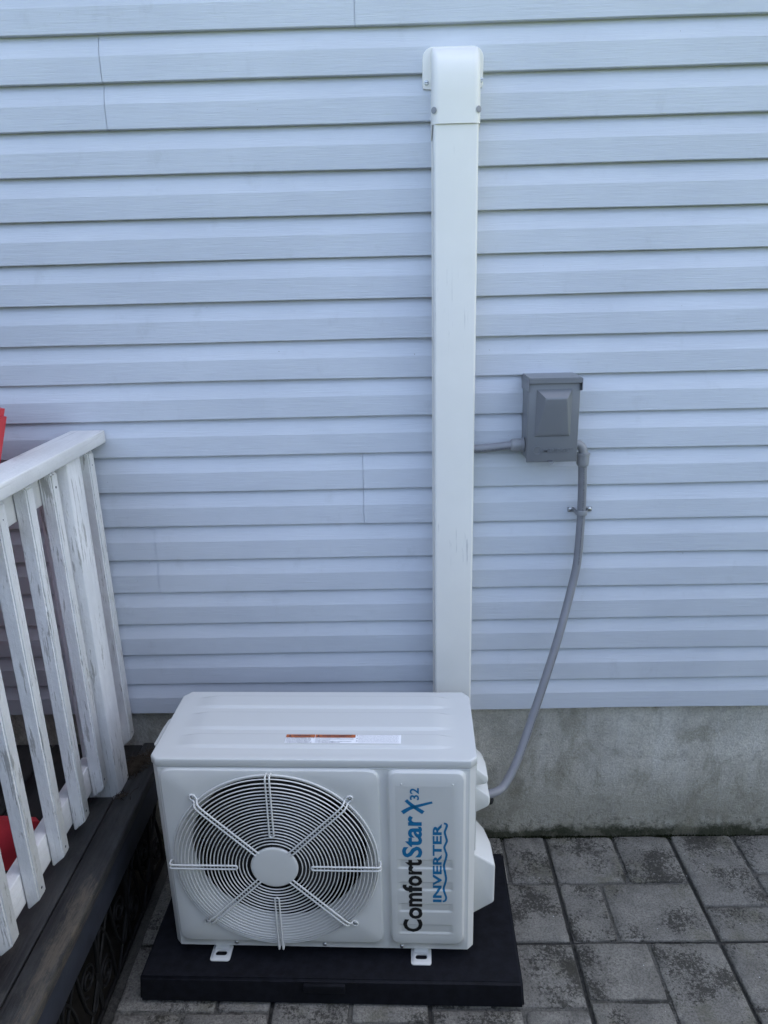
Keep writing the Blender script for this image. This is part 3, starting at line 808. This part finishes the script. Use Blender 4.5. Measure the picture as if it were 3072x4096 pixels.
# fan guard
GY = -.0245
guard = tube('fan_guard', [(cx + .2565 * math.cos(a), -.0085, cz + .2565 * math.sin(a)) for a in [2 * math.pi * i / 120 for i in range(120)]], .0024, 'wire', ac, 8, True)
NR = 21
for i in range(NR):
    r_ = .0695 + (.2508 - .0695) * i / (NR - 1)
    t = max(0, (r_ - .215) / .04); yy = GY + .0105 * t * t
    tube('wire_ring', [(cx + r_ * math.cos(a), yy, cz + r_ * math.sin(a)) for a in [2 * math.pi * k / 110 for k in range(110)]], .00155, 'wire', guard, 6, True)
def spoke(ang, r0, r1, screw):
    c, s_ = math.cos(ang), math.sin(ang); hw = .0052
    def P(r_, o_, y): return Vector((cx + c * r_ - s_ * o_, y, cz + s_ * r_ + c * o_))
    yf = GY - .0036
    def side(sg):
        if screw: return [P(r0, sg * hw, yf), P(.16, sg * hw, yf), P(.235, sg * hw, yf), P(.2535, sg * hw, yf + .005), P(.2585, sg * hw * .95, -.012), P(.2640, sg * hw * 1.1, -.0088)]
        return [P(r0 + .006, sg * hw, yf), P(.16, sg * hw, yf), P(.240, sg * hw, yf), P(.2590, sg * hw, yf + .001), P(.2625, sg * hw, yf + .008), P(.2610, sg * hw, -.0085)]
    a = side(1); b_ = side(-1)[::-1]
    if screw:
        tip = [P(.2700, .0068, -.0085), P(.2760, .0045, -.0085), P(.2785, 0, -.0085), P(.2760, -.0045, -.0085), P(.2700, -.0068, -.0085)]
        path = catmull(a + tip + b_, 5)
    else:
        inner = [P(r0 + .001, -.0040, yf), P(r0 - .0012, 0, yf), P(r0 + .001, .0040, yf)]
        path = catmull(b_ + [a_ for a_ in inner] + a, 5)
    tube('spoke', path, .0023, 'wire', guard, 8)
    if screw:
        lathe('screw', [(.0044, 0), (.0044, .0012), (.0034, .0030), (.0014, .0040)], 'steel', guard, 14, Matrix.Translation(P(.2700, 0, -.0068)) @ Matrix.Rotation(R(90), 4, 'X'))
for q in range(4):
    spoke(R(90 * q), .0935, .262, False); spoke(R(45 + 90 * q), .056, .262, True)
lathe('hub_plate', [(.0575, -.006), (.0592, -.0045), (.0592, -.0015), (.0575, .0004), (.054, .0009), (.03, .0014), (.005, .0016)], 'wire', guard, 64, Matrix.Translation((cx, GY - .0028, cz)) @ Matrix.Rotation(R(90), 4, 'X'), 50)
# fan and coil behind the guard
fan = lathe('fan', [(.052, 0), (.052, .055), (.044, .066), (.01, .068)], 'fan', ac, 32, Matrix.Translation((cx, .135, cz)) @ Matrix.Rotation(R(90), 4, 'X'))
for q in range(3):
    V, F = [], []; nr, na = 8, 10
    for s2 in (0, 1):
        for i in range(nr + 1):
            r_ = .046 + (.212 - .046) * i / nr
            for j in range(na + 1):
                a = R(35 + 120 * q) + (j / na) * R(88) * (1 - .15 * (i / nr)) + .35 * (i / nr)
                y = .075 + .055 * (j / na) + .008 * math.sin(3.14 * j / na) + s2 * .003
                V.append((cx + r_ * math.cos(a), y, cz + r_ * math.sin(a)))
    st_ = (nr + 1) * (na + 1)
    for i in range(nr):
        for j in range(na):
            k = i * (na + 1) + j; F.append((k, k + 1, k + na + 2, k + na + 1)); k += st_; F.append((k + 1, k, k + na + 1, k + na + 2))
    mesh('blade', V, F, 'fan', fan, 60)
box('base_pan', -.388, .170, .055, .255, ZB0 + .002, ZB0 + .012, 'dark', ac)
box('coil', -.385, .17, .255, .283, ZB0 + .02, ZT0 - .01, 'coil', ac)
box('motor_bracket', cx - .05, cx - .035, .215, .23, ZB0, ZT0 - .01, 'fan', ac)
box('motor_bracket', cx + .035, cx + .05, .215, .23, ZB0, ZT0 - .01, 'fan', ac)
lathe('motor', [(.04, 0), (.05, .01), (.05, .07), (.02, .075)], 'fan', ac, 24, Matrix.Translation((cx, .215, cz)) @ Matrix.Rotation(R(90), 4, 'X'))
box('compartment_wall', .176, .180, .012, .285, ZB0, ZT0 - .01, 'dark', ac)
box('rolled_edge', XA + .0005, XC - .0005, -.0012, .012, ZT0 - .0035, ZT0 + .0003, 'ac', ac, .0014)
# screws along the lower front edge
for x_, z in ((-.2289, .1185), (.0029, .1172), (.2039, .1153)):
    sw = lathe('screw', [(.0055, 0), (.0055, .0008), (.0042, .0030), (.0018, .0042)], 'steel', ac, 14, Matrix.Translation((x_, .0003, z_(z))) @ Matrix.Rotation(R(90), 4, 'X'))
# mounting feet: pressed channel with a slotted tab
for fx in (-.272, .2535):
    w2 = .0262
    L = []
    def footring(ins, z, y0=-.0250, y1=.026):
        return [Vector((fx + p[0], p[1], z)) for p in star(rrect(-w2 + ins, w2 - ins, y0 + ins, y1, .007), (0, 0), 64)]
    def slotring(z, k=1.0):
        return [Vector((fx + p[0], p[1], z)) for p in star(rrect(-.0150 * k, .0150 * k, -.0110, .0030, .0066), (0, -.004), 64)]
    for ins, z in ((0, .0012), (0, .0036), (.003, .0040), (.0050, .0058), (.0068, .0062)): L.append(footring(ins, z))
    L += [slotring(.0062, 1.04), slotring(.0058), slotring(.0030)]
    ft = loops_mesh('foot', L, 'ac', ac, False, 45)
    # raised web running up into the base
    V = [(fx - .0175, .010, .0060), (fx + .0175, .010, .0060), (fx + .021, .034, .0300), (fx - .021, .034, .0300), (fx - .0175, .27, .0082), (fx + .0175, .27, .0082), (fx + .021, .25, .0300), (fx - .021, .25, .0300)]
    mesh('web', V, [(0, 1, 2, 3), (5, 4, 7, 6), (3, 2, 6, 7), (1, 5, 6, 2), (4, 0, 3, 7)], 'ac', ft)
    box('runner', fx - .026, fx + .026, .026, .315, .0013, .0040, 'ac', ft, .001)
# covers on the right hand side, hand grip on the left
def cover(name, poly, x_in, secs, bev, flip=False):
    """poly: (x, z) outline in front view, swept towards the wall; secs: (y, width factor)"""
    loops = []
    n = len(poly); P = []
    for i in range(n):          # round every corner of the outline
        a, b_, c = Vector(poly[i - 1]), Vector(poly[i]), Vector(poly[(i + 1) % n])
        if abs(b_.x - x_in) < 1e-4: P.append(b_); continue
        d1 = (a - b_).normalized() * bev; d2 = (c - b_).normalized() * bev
        for t in (0, .25, .5, .75, 1): P.append((b_ + d1) * (1 - t) ** 2 + b_ * 2 * t * (1 - t) + (b_ + d2) * t * t)
    zc = sum(p[1] for p in poly) / n
    def sec(y, k, zk=1.0): return [Vector((x_in + (p.x - x_in) * k, y, z_(zc + (p.y - zc) * zk))) for p in P]
    y0 = secs[0][0]
    loops = [sec(y0, .90, .93), sec(y0 + .0012, .96, .975), sec(y0 + .004, 1.0, 1.0)] + [sec(y, k, zk) for y, k, zk in secs[1:]]
    V, F = [], []; m = len(P)
    for L_ in loops: V += L_
    for i in range(len(loops) - 1):
        for k in range(m):
            k2 = (k + 1) % m; F.append((i * m + k, i * m + k2, (i + 1) * m + k2, (i + 1) * m + k))
    F.append(tuple(range(m))[::-1]); F.append(tuple((len(loops) - 1) * m + k for k in range(m)))
    bmx = bmesh.new(); vv = [bmx.verts.new(v) for v in V]
    for f in F: bmx.faces.new([vv[i] for i in f])
    return bmobj(name, bmx, 'ac', ac, 46)
cover('valve_cover', [(.387, .352), (.4470, .3130), (.4465, .1900), (.387, .1485)], .387, [(.07, 1, 1), (.15, .93, 1), (.20, .72, 1), (.245, .30, .97)], .007)
cover('hand_grip', [(.387, .5930), (.4275, .5590), (.4262, .5400), (.387, .5320)], .387, [(.10, 1, 1), (.16, .98, 1), (.195, .80, 1), (.215, .45, 1), (.224, .08, .9)], .008)
cover('terminal_cover', [(.387, .5330), (.4335, .4960), (.4330, .4680), (.387, .4420)], .387, [(.105, 1, 1), (.19, .96, 1), (.235, .7, 1), (.255, .2, .95)], .009)
cover('side_grip', [(-.391, .6600), (-.4200, .6540), (-.4150, .6450), (-.391, .6400)], -.391, [(.095, 1, 1), (.17, 1, 1), (.205, .9, 1), (.222, .45, 1)], .003)
box('cover_flange', .3885, .3905, .02, .25, z_(.405), z_(.66), 'ac', ac, .0005)
for y_, z in ((.05, .652), (.105, .6225)):
    lathe('screw', [(.0042, 0), (.0042, .001), (.003, .0032), (.001, .004)], 'steel', ac, 12, Matrix.Translation((.3902, y_, z_(z))) @ Matrix.Rotation(R(90), 4, 'Y'))
# insulated pipe ending below the terminal cover
pp = catmull([(.40, .20, z_(.46)), (.425, .195, z_(.425)), (.445, .205, z_(.405)), (.43, .28, z_(.40))], 6)
tube('pipe', pp, .010, 'rubber', ac, 10)

# ------------------------------------------------------------------ line-set cover on the wall
DX0, DX1, DY = .0985, .2038, -.068
lc_ = empty('line_cover', (.15, 0, .30))
tag(lc_, 'tall ivory plastic line cover running up the siding behind the air conditioner', 'line cover')
def lv(x, y, z): return Vector((x - .15, y, z - .30))
def chan(x0, x1, y0, r, n=6):
    pts = [(x0, .016), (x0, y0 + r)]
    for k in range(1, n): a = R(180 + 90 * k / n); pts.append((x0 + r + r * math.cos(a), y0 + r + r * math.sin(a)))
    pts.append((x0 + r, y0)); pts.append((x1 - r, y0))
    for k in range(1, n): a = R(270 + 90 * k / n); pts.append((x1 - r + r * math.cos(a), y0 + r + r * math.sin(a)))
    pts += [(x1, y0 + r), (x1, .016)]
    return pts
def extrude_prof(name, rings, mat, parent, capb=False):
    V, F = [], []; n = len(rings[0])
    for rg in rings: V += rg
    for i in range(len(rings) - 1):
        for k in range(n - 1): F.append((i * n + k, i * n + k + 1, (i + 1) * n + k + 1, (i + 1) * n + k))
    if capb: F.append(tuple(range(n)))
    return mesh(name, V, F, mat, parent, 40)
extrude_prof('channel', [[lv(x, y, z) for x, y in chan(DX0, DX1, DY, .007)] for z in (.28, .8, 1.4, 2.13)], 'duct', lc_, True)
# wall cap: bulged cover over the top end
rings = []
for z, yf, xi in ((2.1040, -.0725, 0), (2.160, -.0730, .0002), (2.170, -.0736, .0004), (2.205, -.0722, .0006), (2.226, -.0690, .0008), (2.241, -.0610, .001), (2.255, -.0470, .0012), (2.266, -.0290, .002), (2.2735, -.0110, .003), (2.276, -.001, .004)):
    pr_ = chan(DX0 - .0035 + xi, DX1 + .0038 - xi, min(yf, -.0005), min(.017, max(.0008, -yf * .32)))
    rings.append([lv(x, max(y, yf) if y < .015 else y, z) for x, y in pr_])
cap = extrude_prof('wall_cap', rings, 'duct', lc_)
# lip thickness at the lower edge of the cap and its longer side skirts
extrude_prof('cap_lip', [[lv(x, y, 2.1040) for x, y in chan(DX0 - .0035, DX1 + .0038, -.0725, .017)], [lv(x, y, 2.1042) for x, y in chan(DX0 - .0008, DX1 + .0008, -.0692, .014)]], 'duct', cap)
for x_ in (DX0 - .0035, DX1 + .0015):
    V = [lv(x_, 0, 2.1045), lv(x_, -.060, 2.1045), lv(x_, -.004, 2.080), lv(x_, 0, 2.080)]; V2 = [v + Vector((.002, 0, 0)) for v in V]
    mesh('skirt', V + V2, [(0, 1, 2, 3), (7, 6, 5, 4), (0, 4, 5, 1), (1, 5, 6, 2), (2, 6, 7, 3), (3, 7, 4, 0)], 'duct', cap)
fl = star([(.0755, 2.194), (.0795, 2.190), (.2135, 2.190), (.2185, 2.194)] + [(.1935 + .0255 * math.cos(R(a)), 2.2530 + .0255 * math.sin(R(a))) for a in range(0, 91, 10)] + [(.1010 + .0255 * math.cos(R(a)), 2.2530 + .0255 * math.sin(R(a))) for a in range(90, 181, 10)], (.147, 2.235), 80)
loops_mesh('flange', [[lv(p[0], .012, p[1]) for p in fl], [lv(p[0], -.0015, p[1]) for p in fl], [lv(.147 + (p[0] - .147) * .985, -.0028, 2.235 + (p[1] - 2.235) * .985) for p in fl]], 'duct', cap, True, 40)
for x_, z in ((.0850, 2.2038), (.2128, 2.2062)):
    sw = lathe('screw', [(.0062, 0), (.0062, .0006), (.0046, .0008), (.0046, .0030), (.0040, .0038), (.001, .0041)], 'steel', cap, 16, Matrix.Translation(lv(x_, -.0028, z)) @ Matrix.Rotation(R(90), 4, 'X'))
    box('slot', x_ - .15 - .0042, x_ - .15 + .0042, -.0073, -.0066, z - .30 - .0006, z - .30 + .0006, 'ink', sw)
for x_ in (.1000, .2015):
    lathe('snap_hole', [(.0072, 0), (.0072, .0008), (.0066, .0009)], 'fitting', cap, 18, Matrix.Translation(lv(x_ + (.001 if x_ < .15 else -.001), -.0668, 2.1325)) @ Matrix.Rotation(R(90), 4, 'X') @ Matrix.Rotation(R(35 if x_ > .15 else -35), 4, 'Y') @ Matrix.Translation((0, 0, .0035)))
# base plate strips seen at the sides of the cover
box('base_plate', DX0 - .15 - .0025, DX1 - .15 + .0022, -.004, .006, .0, 1.80, 'duct', lc_)

# ------------------------------------------------------------------ disconnect box
BX, BZ = .4025, 1.2990
bx_ = empty('disconnect_box', (BX, 0, BZ))
tag(bx_, 'grey metal electrical disconnect box mounted on the siding beside the line cover', 'electrical box')
def bb(name, x0, x1, y0, y1, z0, z1, mat, par=bx_, bev=.0015): return box(name, x0 - BX, x1 - BX, y0, y1, z0 - BZ, z1 - BZ, mat, par, bev)
bb('enclosure', .3385, .4655, -.088, .012, 1.304, 1.512, 'boxgrey')
door = bb('door', .3365, .4675, -.0950, -.0885, 1.2992, 1.506, 'boxgrey', bx_, .0022)
# embossed wedge on the door
yd = -.0950
O_ = [(.3555, 1.3665), (.4468, 1.3670), (.4475, 1.4895), (.3565, 1.4890)]; I_ = [(.3600, 1.3700), (.4425, 1.3700), (.4310, 1.4680), (.3780, 1.4680)]
EV = []
def er(pts, ys): EV.append([Vector((x - BX, y, z - BZ)) for (x, z), y in zip(pts, ys)])
sub = lambda P, n=8: [(P[i][0] + (P[(i + 1) % 4][0] - P[i][0]) * k / n, P[i][1] + (P[(i + 1) % 4][1] - P[i][1]) * k / n) for i in range(4) for k in range(n)]
depth = lambda z: .0028 + .0165 * max(0, (z - 1.370) / .098)
mid = lambda P, c, k: [(c[0] + (x - c[0]) * k, c[1] + (z - c[1]) * k) for x, z in P]
oo = sub(O_); ii = sub(I_)
er(oo, [yd + .0006] * 32); er(mid(oo, (.4015, 1.428), .985), [yd - .0008] * 32); er(mid(oo, (.4015, 1.428), .955), [yd - .0024] * 32)
for t in (.3, .6, .85, 1.0):
    q = [((1 - t) * a[0] + t * b_[0], (1 - t) * a[1] + t * b_[1]) for a, b_ in zip(mid(oo, (.4015, 1.428), .955), ii)]
    er(q, [yd - (.0024 + (depth(b_[1]) - .0024) * (t if t < .9 else 1.0)) for b_ in ii])
er(mid(ii, (.4045, 1.43), .90), [yd - depth(1.43 + (z - 1.43) * .9) - .0006 for x, z in ii])
emb = loops_mesh('emboss', EV, 'boxgrey', door, True, 50)
# hood
bm = bmesh.new()
hx0, hx1, hy, hz0, hz1 = .3350, .4705, -.1050, 1.5030, 1.5180
def hv(x, y, z): return bm.verts.new((x - BX, y, z - BZ))
bmesh.ops.create_cube(bm, size=1)
for v in bm.verts: v.co = Vector(((hx0 if v.co.x < 0 else hx1) - BX, hy if v.co.y < 0 else .013, (hz1 if v.co.z > 0 else hz0 + .002) - BZ))
bmesh.ops.bevel(bm, geom=[e for e in bm.edges if any(v.co.z > hz1 - BZ - .001 for v in e.verts)], offset=.0022, segments=2, affect='EDGES')
hood = bmobj('hood', bm, 'boxgrey', bx_, 50)
for x_ in (hx0, hx1 - .0018):
    V = [(x_ - BX, .012, 1.506 - BZ), (x_ - BX, -.1045, 1.506 - BZ), (x_ - BX, -.1045, 1.4865 - BZ), (x_ - BX, -.094, 1.4840 - BZ), (x_ - BX, .012, 1.480 - BZ)]
    V2 = [(p[0] + .0018, p[1], p[2]) for p in V]; n = 5
    mesh('side_flange', V + V2, [tuple(range(n)), tuple(range(2 * n - 1, n - 1, -1))] + [(i, i + n, (i + 1) % n + n, (i + 1) % n) for i in range(n)], 'boxgrey', hood)
def emboss(s, x, z, w_, h_, off=0.0):
    V2, F2 = text2d(s, off, 3, .04); V2 = fit(V2, w_, h_, x, z)
    bmx = bmesh.new(); vv = [bmx.verts.new((p[0] - BX, -.0950 - (.0022 if p[2] > 0 else -.0005), p[1] - BZ)) for p in V2]
    for f in F2:
        try: bmx.faces.new([vv[i] for i in f])
        except ValueError: pass
    bmobj('lettering', bmx, 'boxgrey', door)
emboss('C', .3525, 1.3195, .0190, .0225, -.012)
emboss('AMBRIDGE', .3690, 1.3255, .0765, .0095, .006)
emboss('TM', .4480, 1.3325, .0075, .0024)
# hasp at the bottom edge of the door
lathe('hasp', [(.0085, 0), (.0085, .0016)], 'fitting', door, 20, Matrix.Translation((.4020 - BX, -.0930, 1.3015 - BZ)) @ Matrix.Rotation(R(90), 4, 'X'))
bb('hasp_slot', .3905, .4050, -.0956, -.0945, 1.3010, 1.3032, 'ink', door, 0)

# connector fittings: a ribbed nut with a lip
def nut(name, base, axis, parent, rr_=.0165, ln=.028):
    q = axis.to_track_quat('Z', 'Y').to_matrix().to_4x4(); q.translation = base
    return lathe(name, [(rr_ * .80, -.006), (rr_ * 1.08, -.0055), (rr_ * 1.08, 0), (rr_ * .97, .0004), (rr_ * .97, .0012), (rr_, .0018), (rr_, ln * .68), (rr_ * .93, ln * .86), (rr_ * .72, ln)], 'fitting', parent, 36, q, 35, lambda k, i: (1 if (k // 3) % 2 == 0 or i < 5 or i > 6 else .955))
con1 = empty('short_conduit', (.27, -.045, 1.332))
tag(con1, 'short grey flexible conduit between the line cover and the grey box', 'conduit')
C1 = Vector((.27, -.045, 1.332))
P1 = catmull([(.150, -.043, 1.3235), (.205, -.044, 1.3262), (.255, -.045, 1.3300), (.30, -.046, 1.3345), (.325, -.046, 1.3362)], 24)
tube('conduit', [p - C1 for p in P1], [.0112 + .00025 * (i % 2) for i in range(len(P1))], 'conduit', con1, 14)
nut('connector', Vector((.3315, -.046, 1.3362)) - C1, Vector((-1, 0, -.03)), con1, .0175, .029)
con2 = empty('long_conduit', (.5, -.04, 1.1))
tag(con2, 'long grey flexible conduit hanging from the grey box down to the air conditioner', 'conduit')
C2 = Vector((.5, -.04, 1.1))
elbow = catmull([(.4640, -.046, 1.3340), (.4740, -.046, 1.3355), (.4850, -.046, 1.3320), (.4930, -.046, 1.3230), (.4962, -.046, 1.3120), (.4965, -.046, 1.305)], 6)
tube('elbow', [p - C2 for p in elbow], .0118, 'fitting', con2, 16)
nut('connector', Vector((.4965, -.046, 1.3045)) - C2, Vector((0, 0, -1)), con2, .0168, .031)
ctrl = [(.4965, -.046, 1.282), (.5010, -.040, 1.215), (.5050, -.030, 1.1475), (.5040, -.033, 1.075), (.4985, -.042, .990), (.4804, -.060, .9113), (.4461, -.100, .8023), (.4066, -.140, .6939), (.3647, -.180, .5861), (.3186, -.230, .4864), (.2783, -.270, .4342), (.245, -.297, .4300), (.20, -.315, .435)]
P2 = catmull(ctrl, 10)
# even resampling so that the corrugation is regular
def resample(P, step):
    out = [P[0]]; acc = 0.0
    for i in range(1, len(P)):
        a, b_ = P[i - 1], P[i]; ln = (b_ - a).length; d = step - acc
        while d <= ln: out.append(a.lerp(b_, d / ln)); d += step
        acc = ln - (d - step)
    return out
P2 = resample(P2, .0026)
tube('conduit', [p - C2 for p in P2], [.0116 + .0003 * (1 if i % 2 else -1) for i in range(len(P2))], 'conduit', con2, 14)
def tube_print(s, P, r, start, ang_dir, hgt, parent, org, rev=False, wlen=None):
    """wrap printed text round a conduit: along its length, facing ang_dir"""
    V2, F2 = text2d(s, .0, 1); V2 = fit(V2, wlen, hgt, 0, -hgt / 2); cum = [0.0]
    for i in range(1, len(P)): cum.append(cum[-1] + (P[i] - P[i - 1]).length)
    V = []
    for (x, y, _) in V2:
        d = start + (-x if rev else x); i = 0
        d = max(0.0, min(cum[-1] - 1e-5, d))
        lo, hi = 0, len(cum) - 1
        while hi - lo > 1:
            m = (lo + hi) // 2
            if cum[m] <= d: lo = m
            else: hi = m
        t = (d - cum[lo]) / max(1e-9, cum[hi] - cum[lo]); c = P[lo].lerp(P[hi], t); T = (P[min(hi + 3, len(P) - 1)] - P[max(0, lo - 3)]).normalized()
        A = (ang_dir - T * ang_dir.dot(T)).normalized(); B_ = T.cross(A)
        th = (-y if not rev else y) / r
        V.append(c + (A * math.cos(th) + B_ * math.sin(th)) * (r + .0006) - org)
    mesh('print', V, F2, 'ink', parent)
pd = Vector((.10, -1, .15))
tube_print('LIQUID-TIGHT FLEXIBLE NONMETALLIC CONDUIT TYPE B, 1/2"(16) 80°C DRY, 60°C WET', P2, .0119, .293, pd, .0042, con2, C2, True, .285)
tube_print('LIQUID-TIGHT FLEXIBLE NONMETALLIC CONDUIT TYPE B, 1/2"(16) 80°C DRY, 60°C WET', P2, .0119, .855, Vector((.75, -1, .15)), .0042, con2, C2, True, .30)
tube_print('C OIL RES.SUN RES.OUTDOOR,UL LISTED E', P1, .0115, .150, Vector((0, -1, -.35)), .0042, con1, C1, True, .118)
# two-hole strap
strap = empty('conduit_strap', (.507, 0, 1.14))
tag(strap, 'small grey two-hole strap pinning the long conduit to the siding', 'strap')
SO = Vector((.507, 0, 1.14)); pts = []
V, F = [], []
prof = [(.4740, -.0030), (.4880, -.0030), (.4905, -.0050)] + [(.5060 + .0158 * math.cos(R(a)), -.0290 + .0158 * math.sin(R(a))) for a in range(180, 361, 15)] + [(.5225, -.0050), (.5245, -.0030), (.5405, -.0030)]
for (x, y) in prof:
    for dz, dy in ((-.0070, 0), (-.0035, -.0012), (0, -.0002), (.0035, -.0012), (.0070, 0), (.0070, .0022), (-.0070, .0022)): V.append(Vector((x, y + dy, 1.1410 + dz - .0018)) - SO)
for i in range(len(prof) - 1):
    for k in range(7): F.append((i * 7 + k, i * 7 + (k + 1) % 7, (i + 1) * 7 + (k + 1) % 7, (i + 1) * 7 + k))
for i in (0, len(prof) - 1): F.append(tuple(i * 7 + k for k in range(7)))
mesh('band', V, F, 'fitting', strap, 45)
for x_ in (.4812, .5335):
    lathe('screw', [(.0062, 0), (.0062, .0012), (.0040, .0030), (.0012, .0038)], 'steel', strap, 14, Matrix.Translation(Vector((x_, -.0042, 1.1395)) - SO) @ Matrix.Rotation(R(90), 4, 'X'))

# grit, twigs and crumbs of leaf on the paving
V, F = [], []
rr = random.Random(31)
for i in range(45):
    x, y = rr.uniform(.28, 1.35), rr.uniform(-.72, .0)
    n0 = len(V); r_ = rr.uniform(.0006, .0014)
    for q in range(4): V.append((x + r_ * math.cos(q * 1.57 + i) * rr.uniform(.7, 1.3), y + r_ * math.sin(q * 1.57 + i), .0018))
    V.append((x, y, .0018 + r_ * 1.1))
    F += [(n0 + q, n0 + (q + 1) % 4, n0 + 4) for q in range(4)]
grit = mesh('grit', V, F, 'sticker'); tag(grit, 'pale grit scattered over the paving slabs', 'grit', kind='stuff')
